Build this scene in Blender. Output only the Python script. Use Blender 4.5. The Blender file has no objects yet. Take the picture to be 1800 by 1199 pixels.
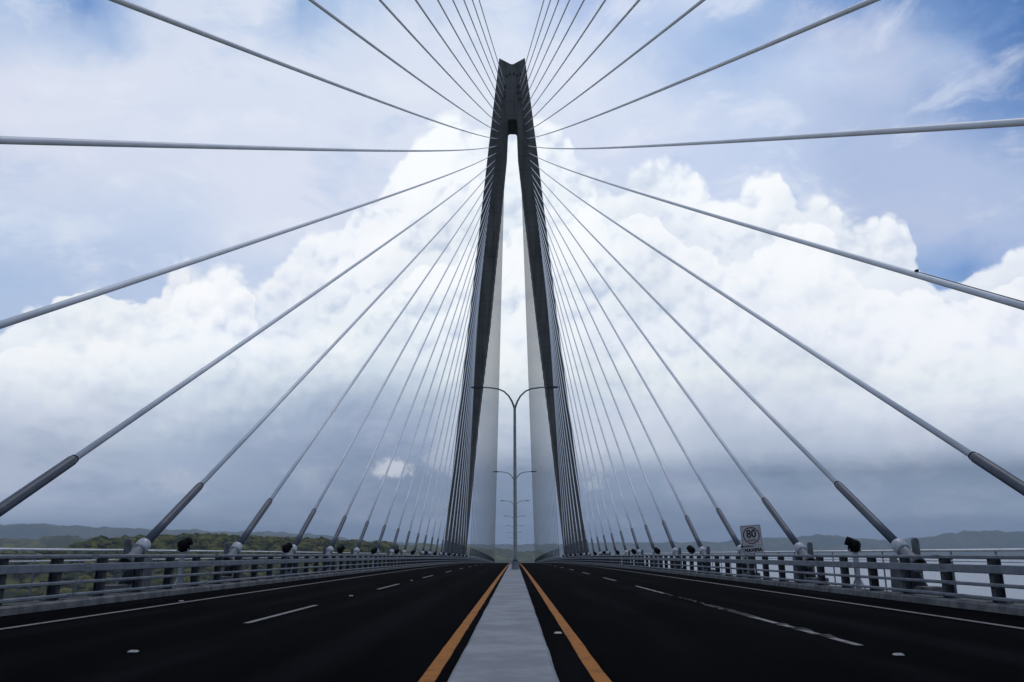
import bpy, bmesh, math, random
import numpy as np
from mathutils import Vector, Matrix, noise

random.seed(7)
rng = np.random.default_rng(7)
S = bpy.context.scene
COL = S.collection
PI = math.pi

# ------------------------------------------------------------------ camera
F_PX, PITCH, ROLL, YAW = 1400.0, 0.25369, 0.0032, 3.58 / 1400.0
cam_d = bpy.data.cameras.new('camera')
cam_d.sensor_width = 36.0
cam_d.lens = 36.0 * F_PX / 1800.0
cam_d.clip_start = 0.1
cam_d.clip_end = 60000.0
cam = bpy.data.objects.new('camera', cam_d)
COL.objects.link(cam)
cam.matrix_world = (Matrix.Rotation(YAW, 4, 'Z') @ Matrix.Rotation(PI / 2 + PITCH, 4, 'X')
                    @ Matrix.Rotation(-ROLL, 4, 'Z'))
S.camera = cam

# ------------------------------------------------------------------ exposure
S.view_settings.view_transform = 'Standard'
S.view_settings.look = 'None'
S.view_settings.exposure = 0.0
S.view_settings.gamma = 1.0
S.view_settings.use_curve_mapping = False
S.cycles.max_bounces = 5
S.cycles.diffuse_bounces = 2
S.cycles.glossy_bounces = 2
S.cycles.volume_bounces = 0
S.cycles.use_denoising = True
S.cycles.sample_clamp_indirect = 4.0

SUN_EL, SUN_AZ = math.radians(62), math.radians(20)     # azimuth from +Y towards +X

# ------------------------------------------------------------------ sky
def lin(c):
    return tuple(((v / 255.0) / 12.92 if v / 255.0 <= 0.04045 else ((v / 255.0 + 0.055) / 1.055) ** 2.4) for v in c)

class NT:
    """small helper to write node trees"""
    def __init__(self, tree):
        self.t = tree
    def n(self, typ, **kw):
        nd = self.t.nodes.new(typ)
        for k, v in kw.items():
            setattr(nd, k, v)
        return nd
    def link(self, a, b):
        self.t.links.new(a, b)
    def put(self, sock, v):
        if isinstance(v, bpy.types.NodeSocket):
            self.t.links.new(v, sock)
        else:
            sock.default_value = v
    def math(self, op, a, b=None, c=None, clamp=False):
        nd = self.n('ShaderNodeMath', operation=op, use_clamp=clamp)
        self.put(nd.inputs[0], a)
        if b is not None: self.put(nd.inputs[1], b)
        if c is not None: self.put(nd.inputs[2], c)
        return nd.outputs[0]
    def vmath(self, op, a, b=None, scale=None):
        nd = self.n('ShaderNodeVectorMath', operation=op)
        self.put(nd.inputs[0], a)
        if b is not None: self.put(nd.inputs[1], b)
        if scale is not None: self.put(nd.inputs['Scale'], scale)
        return nd.outputs[0]
    def smooth(self, v, a, b, lo=0.0, hi=1.0, kind='SMOOTHSTEP'):
        nd = self.n('ShaderNodeMapRange', interpolation_type=kind)
        self.put(nd.inputs['Value'], v)
        self.put(nd.inputs['From Min'], a); self.put(nd.inputs['From Max'], b)
        self.put(nd.inputs['To Min'], lo); self.put(nd.inputs['To Max'], hi)
        return nd.outputs[0]
    def mix(self, f, a, b, blend='MIX'):
        nd = self.n('ShaderNodeMix', data_type='RGBA', blend_type=blend)
        self.put(nd.inputs[0], f)
        for s, v in ((nd.inputs[6], a), (nd.inputs[7], b)):
            if isinstance(v, tuple) and len(v) == 3: v = (*v, 1.0)
            self.put(s, v)
        return nd.outputs[2]
    def noise(self, vec, scale, detail=4.0, rough=0.5, dist=0.0, typ=None):
        nd = self.n('ShaderNodeTexNoise')
        self.put(nd.inputs['Vector'], vec)
        nd.inputs['Scale'].default_value = scale
        nd.inputs['Detail'].default_value = detail
        nd.inputs['Roughness'].default_value = rough
        nd.inputs['Distortion'].default_value = dist
        return nd
    def voro(self, vec, scale, detail=3.0, rough=0.5, smooth=0.35, lac=2.1):
        nd = self.n('ShaderNodeTexVoronoi', feature='SMOOTH_F1', normalize=False)
        self.put(nd.inputs['Vector'], vec)
        nd.inputs['Scale'].default_value = scale
        nd.inputs['Detail'].default_value = detail
        nd.inputs['Roughness'].default_value = rough
        nd.inputs['Lacunarity'].default_value = lac
        nd.inputs['Smoothness'].default_value = smooth
        return nd.outputs['Distance']

def v_of(py):                       # elevation slope z/y of a photo row
    return math.tan(PITCH + math.atan((600.0 - py) / F_PX))
def u_of(px, py):                   # azimuth slope x/y of a photo column at that row
    v = v_of(py)
    return (px - 903.6) / F_PX * (math.cos(PITCH) + v * math.sin(PITCH))

GRID_A = [   # high veil cloud and blue gaps: row -> list of (column, r, g, b)
 (0,   [(0,166,190,225),(75,160,185,222),(150,112,148,202),(225,165,188,224),(300,212,222,239),(450,219,227,242),(525,145,174,216),(600,190,208,235),(750,215,224,241),(900,215,225,242),(1000,168,188,227),(1060,180,198,232),(1200,203,215,239),(1330,150,178,220),(1420,118,154,208),(1550,113,148,200),(1650,101,137,193),(1800,77,118,179)]),
 (60,  [(0,195,209,234),(150,190,206,233),(200,170,192,226),(270,212,221,239),(450,217,226,242),(530,175,196,228),(600,207,219,239),(750,219,227,243),(900,217,227,244),(1040,195,210,238),(1200,176,197,231),(1300,150,179,221),(1450,183,196,226),(1560,177,192,224),(1650,130,160,206),(1720,94,131,189),(1800,79,120,180)]),
 (120, [(0,219,224,240),(150,220,227,242),(300,220,227,242),(450,220,228,243),(600,215,224,241),(750,220,228,243),(900,220,228,244),(1050,219,228,244),(1200,182,201,233),(1300,170,193,229),(1420,198,212,238),(1560,193,203,229),(1680,171,189,222),(1730,106,141,196),(1800,84,124,183)]),
 (200, [(0,223,227,242),(150,221,228,242),(300,216,224,241),(450,217,226,242),(600,217,226,242),(750,223,230,244),(900,229,235,246),(1050,219,227,244),(1200,212,222,242),(1350,196,211,237),(1500,179,194,225),(1600,171,189,222),(1700,125,155,205),(1800,108,143,197)]),
 (300, [(0,213,220,238),(150,213,221,239),(300,215,223,240),(450,220,226,242),(600,220,227,243),(900,222,229,244),(1050,214,223,243),(1200,207,217,240),(1350,193,208,236),(1500,175,191,223),(1650,177,192,224),(1800,173,190,222)]),
 (400, [(0,191,207,233),(150,196,210,234),(300,201,214,237),(450,220,227,242),(600,217,224,241),(1050,212,221,241),(1350,190,206,235),(1500,183,196,226),(1650,185,197,226),(1800,175,191,223)]),
 (480, [(0,177,196,226),(150,179,197,228),(300,191,205,232),(450,204,216,238),(1350,188,204,233),(1500,173,190,222),(1640,130,162,211),(1700,113,149,204),(1800,144,171,217)]),
 (600, [(0,177,196,226),(450,199,212,236),(1350,188,204,233),(1800,144,171,217)]),
]
GRID_B = [   # cumulus bank and the rain-dark air under it
 (200, [(0,242,247,254),(900,246,251,255),(1800,242,246,253)]),
 (300, [(0,242,247,254),(600,234,240,249),(750,247,251,255),(900,244,249,254),(1050,244,249,255),(1200,246,251,255),(1350,252,254,255),(1800,242,246,253)]),
 (400, [(0,244,248,254),(450,236,241,250),(600,242,246,253),(750,250,253,255),(900,246,251,255),(1050,249,253,255),(1150,236,242,250),(1250,242,247,253),(1500,249,252,255),(1650,243,247,253),(1800,238,243,251)]),
 (500, [(0,246,249,254),(150,252,254,255),(300,254,254,255),(420,252,254,255),(500,228,234,245),(600,242,246,253),(750,247,251,254),(900,247,251,254),(1050,234,241,248),(1150,220,228,239),(1280,243,247,253),(1450,248,251,254),(1650,242,246,253),(1800,236,241,249)]),
 (600, [(0,247,251,255),(150,252,254,255),(300,246,251,255),(450,236,243,254),(600,250,254,255),(750,244,250,255),(900,241,247,253),(1050,238,243,251),(1200,235,241,250),(1350,242,246,253),(1500,244,247,254),(1800,242,246,255)]),
 (660, [(0,232,239,247),(150,235,242,249),(300,230,238,246),(450,220,230,240),(600,221,231,240),(750,223,233,241),(900,238,245,246),(1050,236,243,246),(1200,230,238,243),(1350,229,236,242),(1500,235,241,246),(1800,237,244,249)]),
 (720, [(0,206,215,231),(150,207,216,231),(300,202,213,230),(450,184,198,217),(600,162,177,200),(750,174,188,208),(900,219,227,237),(1050,217,225,238),(1200,213,221,235),(1350,207,216,232),(1500,223,231,243),(1650,223,230,242),(1800,223,230,242)]),
 (790, [(0,180,192,211),(150,180,192,211),(300,171,187,208),(450,158,173,197),(600,146,161,187),(750,150,164,190),(900,190,201,217),(1050,196,206,222),(1200,194,205,221),(1350,168,181,202),(1500,184,195,215),(1650,175,187,208),(1800,182,193,213)]),
 (830, [(0,187,197,216),(150,178,190,211),(300,168,182,206),(450,152,167,191),(600,136,152,177),(750,131,147,172),(900,139,154,178),(1050,141,156,179),(1200,150,164,187),(1350,133,149,172),(1500,127,143,166),(1800,122,138,162)]),
 (870, [(0,190,200,220),(150,171,185,208),(300,161,176,200),(450,150,166,190),(600,135,151,176),(750,126,142,168),(900,131,147,171),(1050,137,153,177),(1200,144,160,183),(1350,141,157,181),(1500,139,155,179),(1800,134,150,174)]),
 (905, [(0,166,180,203),(300,146,162,186),(600,126,142,167),(750,120,136,161),(900,123,138,163),(1200,129,144,169),(1500,135,151,175),(1800,144,160,183)]),
 (918, [(0,148,163,188),(300,136,152,177),(600,132,147,173),(900,134,150,175),(1200,129,144,170),(1500,125,141,167),(1800,129,144,169)]),
 (963, [(0,123,139,164),(900,123,139,164),(1800,119,135,161)]),
]
TOP = [(0,560),(40,530),(60,525),(90,515),(110,488),(180,478),(205,500),(290,468),(320,441),(345,468),(420,456),(445,474),(470,470),(500,432),(540,404),(590,385),(620,340),(660,318),(710,268),(740,218),(770,196),(800,190),(830,214),(865,225),(930,195),(960,196),(1000,222),(1015,270),(1042,296),(1062,298),(1110,280),(1150,270),(1210,272),(1240,302),(1290,338),(1310,315),(1340,297),(1375,300),(1388,342),(1400,372),(1440,356),(1468,366),(1486,392),(1530,384),(1570,396),(1598,412),(1620,455),(1650,492),(1690,492),(1712,472),(1758,468),(1776,436),(1800,425),(1900,410)]

TOP2 = [(-100,610),(0,600),(60,585),(150,560),(205,536),(270,520),(330,482),(420,470),(443,500),(462,566),(520,572),(560,552),(605,570),(640,540),(700,470),(760,428),(850,400),(920,372),(985,330),(1045,318),(1065,385),(1130,352),(1180,402),(1235,436),(1285,470),(1330,432),(1400,392),(1478,428),(1540,472),(1605,484),(1700,524),(1800,500),(1900,480)]

world = bpy.data.worlds.new('World')
S.world = world
world.use_nodes = True
world.cycles.sampling_method = 'MANUAL'
world.cycles.sample_map_resolution = 512
wt = world.node_tree
wt.nodes.clear()
W = NT(wt)
out = W.n('ShaderNodeOutputWorld')
bg = W.n('ShaderNodeBackground')
W.link(bg.outputs[0], out.inputs[0])
D = W.n('ShaderNodeTexCoord').outputs['Generated']
sep = W.n('ShaderNodeSeparateXYZ'); W.link(D, sep.inputs[0])
dx, dy, dz = sep.outputs
ysafe = W.math('MAXIMUM', dy, 0.08)
warp1 = W.vmath('SUBTRACT', W.noise(D, 5.0, 4.0, 0.55).outputs['Color'], (0.5, 0.5, 0.5))
warp2 = W.vmath('SUBTRACT', W.noise(W.vmath('ADD', D, (7.1, 3.3, 1.7)), 17.0, 3.0, 0.6).outputs['Color'], (0.5, 0.5, 0.5))
sw1 = W.n('ShaderNodeSeparateXYZ'); W.link(warp1, sw1.inputs[0])
sw2 = W.n('ShaderNodeSeparateXYZ'); W.link(warp2, sw2.inputs[0])
U = W.math('DIVIDE', dx, ysafe)
V = W.math('DIVIDE', dz, ysafe)

def warped(base, a1, s1, a2, s2):
    return W.math('ADD', W.math('ADD', base, W.math('MULTIPLY', s1, a1)), W.math('MULTIPLY', s2, a2))

def grid(rows, u, v):
    fac = W.math('MULTIPLY_ADD', u, 0.5, 0.5)
    prev = None
    pv = None
    for py, stops in rows:
        cr = W.n('ShaderNodeValToRGB')
        cr.color_ramp.interpolation = 'LINEAR'
        els = cr.color_ramp.elements
        while len(els) < len(stops): els.new(0.5)
        for e, (px, r, g, b) in zip(els, stops):
            e.position = min(1, max(0, u_of(px, py) * 0.5 + 0.5))
        for e, (px, r, g, b) in zip(els, stops):
            e.color = (*lin((r, g, b)), 1)
        W.link(fac, cr.inputs[0])
        vv = v_of(py)
        if prev is None:
            prev = cr.outputs[0]
        else:
            f = W.smooth(v, pv, vv, kind='LINEAR')
            prev = W.mix(f, prev, cr.outputs[0])
        pv = vv
    return prev

# relief of the cumulus heads: puffy field, compared with itself a little towards the light
def puff(vec):
    vec = W.vmath('ADD', vec, W.vmath('SCALE', warp2, scale=0.022))
    tot = None
    for sc_, am in ((7.5, 1.0), (17.0, 0.55), (39.0, 0.30), (88.0, 0.15)):
        nd = W.n('ShaderNodeTexVoronoi', feature='F1')
        W.put(nd.inputs['Vector'], vec)
        nd.inputs['Scale'].default_value = sc_
        nd.inputs['Detail'].default_value = 0.0
        q = W.math('MULTIPLY', W.math('POWER', nd.outputs['Distance'], 2.0), am)
        tot = q if tot is None else W.math('ADD', tot, q)
    return tot
p0 = puff(D)
p1 = puff(W.vmath('ADD', D, (-0.005, 0.0, 0.012)))
relief = W.math('SUBTRACT', p1, p0)                       # >0 on faces turned to the light
fine = W.noise(W.vmath('ADD', D, W.vmath('SCALE', warp2, scale=0.02)), 70.0, 3.0, 0.62).outputs[0]
soft = W.noise(W.vmath('MULTIPLY', D, (1.0, 1.0, 1.7)), 7.0, 5.0, 0.58, 0.3).outputs[0]
streak = W.noise(W.vmath('MULTIPLY', W.vmath('ADD', D, W.vmath('SCALE', warp1, scale=0.10)), (2.2, 1.0, 5.0)), 3.2, 6.0, 0.6, 0.4).outputs[0]

# upper layer
fw = W.n('ShaderNodeSeparateXYZ'); W.link(W.vmath('SUBTRACT', W.noise(W.vmath('ADD', D, (1.3, 5.1, 9.2)), 26.0, 5.0, 0.62).outputs['Color'], (0.5, 0.5, 0.5)), fw.inputs[0])
uA = W.math('ADD', warped(U, 0.10, sw1.outputs[0], 0.05, sw2.outputs[0]), W.math('MULTIPLY', fw.outputs[0], 0.05))
vA = W.math('ADD', warped(V, 0.08, sw1.outputs[2], 0.045, sw2.outputs[2]), W.math('MULTIPLY', fw.outputs[2], 0.05))
colA = grid(GRID_A, uA, vA)
nish = W.n('ShaderNodeTexSky', sky_type='NISHITA', sun_disc=False)
nish.sun_elevation = SUN_EL
nish.sun_rotation = SUN_AZ
nish.air_density = 1.2; nish.dust_density = 0.6; nish.ozone_density = 1.5
blue = W.mix(1.0, nish.outputs[0], (0.085, 0.085, 0.085), 'MULTIPLY')
gap = W.smooth(W.math('ADD', streak, W.math('MULTIPLY', fw.outputs[0], 0.20)), 0.47, 0.28, 0.0, 0.30)
colA = W.mix(gap, colA, lin((150, 180, 222)))
wisp = W.smooth(W.math('ADD', streak, W.math('MULTIPLY', fw.outputs[1], 0.22)), 0.49, 0.70, 0.0, 0.55)
colA = W.mix(wisp, colA, lin((232, 237, 248)))
colA = W.mix(0.06, colA, blue)

# cumulus bank
uB = warped(U, 0.05, sw1.outputs[0], 0.028, sw2.outputs[0])
vB = warped(V, 0.03, sw1.outputs[2], 0.020, sw2.outputs[2])
vlow = W.smooth(V, 0.03, 0.12)
vB2 = W.math('ADD', V, W.math('MULTIPLY', W.math('SUBTRACT', vB, V), W.math('MULTIPLY_ADD', vlow, 0.75, 0.25)))
colB = grid(GRID_B, uB, vB2)
hi = W.smooth(V, 0.07, 0.30)
clear = W.smooth(W.noise(W.vmath('ADD', D, (4.0, 1.0, 2.0)), 4.5, 3.0, 0.55).outputs[0], 0.36, 0.60, 0.45, 1.0)
amt = W.math('MULTIPLY', hi, clear)
rel = W.math('MULTIPLY', relief, amt)
dark = W.smooth(rel, 0.0, -0.30, 0.0, 0.85, 'LINEAR')
lite = W.smooth(rel, 0.0, 0.26, 0.0, 1.0, 'LINEAR')
colB = W.mix(dark, colB, W.mix(1.0, colB, lin((208, 217, 233)), 'MULTIPLY'))
colB = W.mix(lite, colB, W.mix(0.5, colB, lin((254, 255, 255))))
shade2 = W.smooth(soft, 0.56, 0.30, 0.0, W.smooth(V, 0.04, 0.22, 0.06, 0.42))
colB = W.mix(shade2, colB, W.mix(1.0, colB, lin((207, 218, 231)), 'MULTIPLY'))
lite2 = W.smooth(soft, 0.50, 0.72, 0.0, W.smooth(V, 0.04, 0.25, 0.22, 0.5))
colB = W.mix(lite2, colB, W.mix(0.45, colB, lin((253, 254, 255))))

# streaky grey bases low over the horizon
bars = W.noise(W.vmath('MULTIPLY', W.vmath('ADD', D, W.vmath('SCALE', warp2, scale=0.02)), (3.0, 1.0, 9.0)), 2.8, 6.0, 0.64).outputs[0]
lowz = W.math('MULTIPLY', W.smooth(V, 0.26, 0.10), W.smooth(V, 0.0, 0.03, 0.35, 1.0))
colB = W.mix(W.math('MULTIPLY', W.smooth(bars, 0.50, 0.74, 0.0, 0.28), lowz), colB, lin((205, 214, 228)))
colB = W.mix(W.math('MULTIPLY', W.smooth(bars, 0.48, 0.28, 0.0, 0.50), lowz), colB, W.mix(1.0, colB, lin((205, 212, 224)), 'MULTIPLY'))

# edge of the bank, and of a second row of heads standing in front of it
def curve_of(points, val):
    fc = W.n('ShaderNodeFloatCurve')
    cu = fc.mapping.curves[0]
    pts = [(u_of(px, py) * 0.5 + 0.5, v_of(py)) for px, py in points]
    pts = [(0.0, pts[0][1])] + pts + [(1.0, pts[-1][1])]
    cu.points[0].location = pts[0]; cu.points[1].location = pts[-1]
    for q in pts[1:-1]: cu.points.new(*q)
    for q in cu.points: q.handle_type = 'AUTO_CLAMPED'
    fc.mapping.update()
    W.link(val, fc.inputs['Value'])
    return fc.outputs[0]
def edge_of(points, warp_, pf):
    uE = W.math('MULTIPLY_ADD', W.math('ADD', U, W.math('MULTIPLY', sw2.outputs[0], warp_)), 0.5, 0.5)
    e = W.math('SUBTRACT', curve_of(points, uE), V)
    e = W.math('ADD', e, W.math('MULTIPLY', W.math('SUBTRACT', 0.40, pf), 0.064))
    return W.math('ADD', e, W.math('MULTIPLY', W.math('SUBTRACT', fine, 0.5), 0.014))
edge = edge_of(TOP, 0.045, p0)
edge2 = edge_of(TOP2, 0.06, p1)
vis2 = W.smooth(soft, 0.38, 0.62, 0.05, 1.0)
behind = W.math('MULTIPLY', W.smooth(edge2, -0.10, -0.004, 0.0, 0.45), W.smooth(edge2, 0.004, -0.004))
colB = W.mix(W.math('MULTIPLY', behind, vis2), colB, W.mix(1.0, colB, lin((214, 222, 234)), 'MULTIPLY'))
rim = W.math('MULTIPLY', W.smooth(edge2, -0.004, 0.006), W.smooth(edge2, 0.09, 0.0, 0.0, 0.55))
colB = W.mix(W.math('MULTIPLY', rim, vis2), colB, lin((250, 252, 255)))
# a few small bright tufts low over the hills
for px, py, ru, rv, am in ((682, 824, .034, .015, 0.7), (312, 850, .045, .022, 0.22), (800, 790, .04, .04, 0.25), (1030, 800, .04, .05, 0.3)):
    du = W.math('DIVIDE', W.math('SUBTRACT', U, u_of(px, py)), ru)
    dv = W.math('DIVIDE', W.math('SUBTRACT', V, v_of(py)), rv)
    dd = W.math('SQRT', W.math('ADD', W.math('MULTIPLY', du, du), W.math('MULTIPLY', dv, dv)))
    dd = W.math('ADD', dd, W.math('MULTIPLY', W.math('SUBTRACT', fine, 0.5), 1.6))
    dd = W.math('ADD', dd, W.math('MULTIPLY', W.math('SUBTRACT', soft, 0.5), 2.2))
    colB = W.mix(W.smooth(dd, 1.0, 0.25, 0.0, am), colB, lin((226, 230, 236)))
softness = W.smooth(soft, 0.35, 0.65, 0.003, 0.014)
maskB = W.smooth(edge, W.math('MULTIPLY', softness, -1.0), softness)
front = W.mix(maskB, colA, colB)

# the rest of the dome, behind and far to the sides: unseen grey cloud over blue, added and toned to set the foreground light
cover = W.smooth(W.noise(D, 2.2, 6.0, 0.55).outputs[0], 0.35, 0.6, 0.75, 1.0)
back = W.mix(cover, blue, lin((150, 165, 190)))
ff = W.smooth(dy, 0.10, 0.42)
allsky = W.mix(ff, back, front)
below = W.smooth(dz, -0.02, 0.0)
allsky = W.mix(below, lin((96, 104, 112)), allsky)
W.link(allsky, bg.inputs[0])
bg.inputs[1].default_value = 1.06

# ------------------------------------------------------------------ sun behind the cloud
sl = bpy.data.lights.new('sun', 'SUN')
sl.energy = 0.7
sl.angle = math.radians(14)
sl.color = (1.0, 0.975, 0.94)
sun = bpy.data.objects.new('sun', sl)
COL.objects.link(sun)
sd = Vector((math.sin(SUN_AZ) * math.cos(SUN_EL), math.cos(SUN_AZ) * math.cos(SUN_EL), math.sin(SUN_EL)))
sun.rotation_euler = sd.to_track_quat('Z', 'Y').to_euler()

# ------------------------------------------------------------------ materials
def material(name, col, col2=None, rough=0.7, metal=0.0, scale=6.0, spec=0.3, bump=0.0, bscale=40.0, stretch=(1, 1, 1), detail=6.0, lo=0.38, hi=0.64):
    m = bpy.data.materials.new(name)
    m.use_nodes = True
    t = m.node_tree
    n = NT(t)
    b = t.nodes['Principled BSDF']
    b.inputs['Roughness'].default_value = rough
    b.inputs['Metallic'].default_value = metal
    b.inputs['Specular IOR Level'].default_value = spec
    co = n.n('ShaderNodeTexCoord').outputs['Object']
    vec = n.vmath('MULTIPLY', co, stretch)
    if col2 is None:
        col2 = tuple(c * 0.82 for c in col)
    nz = n.noise(vec, scale, detail, 0.6)
    f = n.smooth(nz.outputs[0], lo, hi)
    n.link(n.mix(f, tuple(col2), tuple(col)), b.inputs['Base Color'])
    if bump > 0:
        bn = n.n('ShaderNodeBump')
        bn.inputs['Strength'].default_value = bump
        bn.inputs['Distance'].default_value = 0.02
        n.link(n.noise(vec, bscale, 5.0, 0.6).outputs[0], bn.inputs['Height'])
        n.link(bn.outputs[0], b.inputs['Normal'])
    m['nt'] = True
    return m

M = {}
M['asphalt'] = material('asphalt', (0.0026, 0.0026, 0.0036), (0.0013, 0.0013, 0.0019), 0.95, scale=1.3, spec=0.006, bump=0.5, bscale=160.0, stretch=(1, 0.15, 1))
M['white_paint'] = material('white_paint', (0.215, 0.207, 0.195), (0.06, 0.059, 0.057), 0.75, scale=7.0, spec=0.15, lo=0.28, hi=0.5)
def wheel_tracks(m):
    t = m.node_tree; n = NT(t); b = t.nodes['Principled BSDF']
    src = b.inputs['Base Color'].links[0].from_socket
    co = n.n('ShaderNodeTexCoord').outputs['Object']
    sp = n.n('ShaderNodeSeparateXYZ'); n.link(co, sp.inputs[0])
    w_ = n.math('SINE', n.math('MULTIPLY', n.math('ABSOLUTE', sp.outputs[0]), 2 * PI / 1.9))
    pt = n.noise(n.vmath('MULTIPLY', co, (0.6, 0.10, 1.0)), 1.0, 5.0, 0.65).outputs[0]
    f = n.math('MULTIPLY', n.smooth(w_, -0.2, 1.0), n.smooth(pt, 0.35, 0.65))
    n.link(n.mix(n.math('MULTIPLY', f, 0.7), src, (0.008, 0.008, 0.0098)), b.inputs['Base Color'])
wheel_tracks(M['asphalt'])
M['worn_paint'] = material('worn_paint', (0.085, 0.083, 0.08), (0.003, 0.003, 0.004), 0.85, scale=4.0, spec=0.05, lo=0.36, hi=0.62)
M['orange_paint'] = material('orange_paint', (0.36, 0.125, 0.014), (0.20, 0.068, 0.010), 0.75, scale=5.0, spec=0.12, lo=0.3, hi=0.55)
M['median_concrete'] = material('median_concrete', (0.275, 0.285, 0.30), (0.205, 0.213, 0.228), 0.85, scale=1.6, spec=0.12, bump=0.35, bscale=14.0, stretch=(1.0, 1.0, 1))
M['kerb_concrete'] = material('kerb_concrete', (0.20, 0.20, 0.20), (0.11, 0.11, 0.114), 0.9, scale=2.2, spec=0.1, bump=0.3, bscale=25.0)
M['deck_concrete'] = material('deck_concrete', (0.28, 0.28, 0.28), None, 0.9, scale=1.0, spec=0.1)
M['pylon_concrete'] = material('pylon_concrete', (0.15, 0.144, 0.136), (0.092, 0.089, 0.086), 0.85, scale=0.5, spec=0.2, bump=0.2, bscale=2.0, stretch=(1, 1, 0.15))
def formwork(m):
    t = m.node_tree; n = NT(t); b = t.nodes['Principled BSDF']
    src = b.inputs['Base Color'].links[0].from_socket
    co = n.n('ShaderNodeTexCoord').outputs['Object']
    sp = n.n('ShaderNodeSeparateXYZ'); n.link(co, sp.inputs[0])
    fr = n.math('FRACT', n.math('DIVIDE', sp.outputs[2], 4.2))
    joint = n.smooth(n.math('ABSOLUTE', n.math('SUBTRACT', fr, 0.5)), 0.47, 0.495)
    st_ = n.noise(n.vmath('MULTIPLY', co, (1.6, 1.6, 0.03)), 1.0, 4.0, 0.6).outputs[0]
    lift = n.noise(n.vmath('MULTIPLY', n.n('ShaderNodeTexCoord').outputs['Object'], (0.0, 0.0, 0.24)), 1.0, 0.0, 0.5).outputs[0]
    c = n.mix(n.smooth(st_, 0.45, 0.7, 0.0, 0.5), src, (0.045, 0.044, 0.044))
    c = n.mix(n.smooth(lift, 0.35, 0.65, 0.0, 0.25), c, (0.16, 0.155, 0.15))
    c = n.mix(n.math('MULTIPLY', joint, 0.55), c, (0.03, 0.03, 0.03))
    n.link(c, b.inputs['Base Color'])
formwork(M['pylon_concrete'])
M['dark_and_shade'] = material('dark_parts_and_shade', (0.02, 0.02, 0.022), None, 0.9)  # painted shade of hollows; also the dark collars, clamp and strip
M['cable'] = material('cable_pipe', (0.78, 0.79, 0.82), (0.70, 0.71, 0.74), 0.5, scale=0.8, spec=0.4)
M['sleeve'] = material('sleeve_pipe', (0.062, 0.075, 0.105), (0.048, 0.058, 0.082), 0.5, scale=2.0, spec=0.35)
M['socket'] = material('socket_white', (0.46, 0.48, 0.51), (0.33, 0.35, 0.38), 0.45, scale=5.0, spec=0.4)
M['stub'] = material('stub_grey', (0.11, 0.12, 0.13), (0.07, 0.077, 0.087), 0.6, scale=5.0)
M['anchor'] = material('anchor_steel', (0.17, 0.18, 0.205), (0.125, 0.132, 0.152), 0.5, scale=4.0, spec=0.35)
M['rail'] = material('rail_steel', (0.195, 0.216, 0.25), (0.135, 0.152, 0.18), 0.5, metal=0.1, scale=3.0, spec=0.4)
M['post'] = material('post_steel', (0.048, 0.053, 0.064), (0.034, 0.038, 0.046), 0.55, scale=6.0, spec=0.3)
M['handrail'] = material('handrail_steel', (0.72, 0.73, 0.74), (0.6, 0.61, 0.63), 0.4, metal=0.2, scale=3.0, spec=0.4)
M['black'] = material('flood_black', (0.004, 0.004, 0.005), None, 0.75, spec=0.12)
M['lens'] = material('flood_lens', (0.10, 0.10, 0.11), None, 0.15, spec=0.6)
M['white_steel'] = material('white_steel', (0.42, 0.44, 0.48), (0.33, 0.35, 0.39), 0.5, scale=6.0, spec=0.3)
M['lamp'] = material('lamp_steel', (0.17, 0.20, 0.20), (0.12, 0.145, 0.145), 0.45, metal=0.4, scale=2.0, spec=0.4)
M['sign_white'] = material('sign_white', (0.56, 0.53, 0.535), (0.50, 0.475, 0.48), 0.5, scale=6.0)
M['sign_red'] = material('sign_red', (0.14, 0.03, 0.045), None, 0.5)
M['sign_black'] = material('sign_black', (0.012, 0.012, 0.014), None, 0.5)
M['sign_grey'] = material('sign_grey', (0.09, 0.09, 0.1), None, 0.5)
M['stud'] = material('stud_plastic', (0.30, 0.30, 0.285), None, 0.35, spec=0.5)
M['crown'] = material('tree_crown', (0.15, 0.135, 0.034), (0.032, 0.042, 0.012), 0.9, scale=0.05, spec=0.05, lo=0.35, hi=0.65)

# ground: several plant covers by height and noise
def ground_material():
    m = bpy.data.materials.new('land')
    m.use_nodes = True
    n = NT(m.node_tree)
    b = m.node_tree.nodes['Principled BSDF']
    b.inputs['Roughness'].default_value = 0.95
    b.inputs['Specular IOR Level'].default_value = 0.05
    co = n.n('ShaderNodeTexCoord').outputs['Object']
    a = n.noise(co, 0.004, 6.0, 0.6).outputs[0]
    c = n.noise(co, 0.03, 6.0, 0.65).outputs[0]
    col = n.mix(n.smooth(a, 0.42, 0.58), (0.05, 0.058, 0.02), (0.14, 0.128, 0.034))
    col = n.mix(n.smooth(c, 0.42, 0.6), col, (0.032, 0.04, 0.016))
    n.link(col, b.inputs['Base Color'])
    return m
M['land'] = ground_material()

def water_material():
    m = bpy.data.materials.new('water')
    m.use_nodes = True
    n = NT(m.node_tree)
    b = m.node_tree.nodes['Principled BSDF']
    b.inputs['Base Color'].default_value = (0.17, 0.20, 0.235, 1)
    b.inputs['Roughness'].default_value = 0.28
    co = n.n('ShaderNodeTexCoord').outputs['Object']
    bn = n.n('ShaderNodeBump')
    bn.inputs['Strength'].default_value = 0.6
    bn.inputs['Distance'].default_value = 2.0
    n.link(n.noise(co, 0.05, 5.0, 0.6).outputs[0], bn.inputs['Height'])
    n.link(bn.outputs[0], b.inputs['Normal'])
    return m
M['water'] = water_material()

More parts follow.
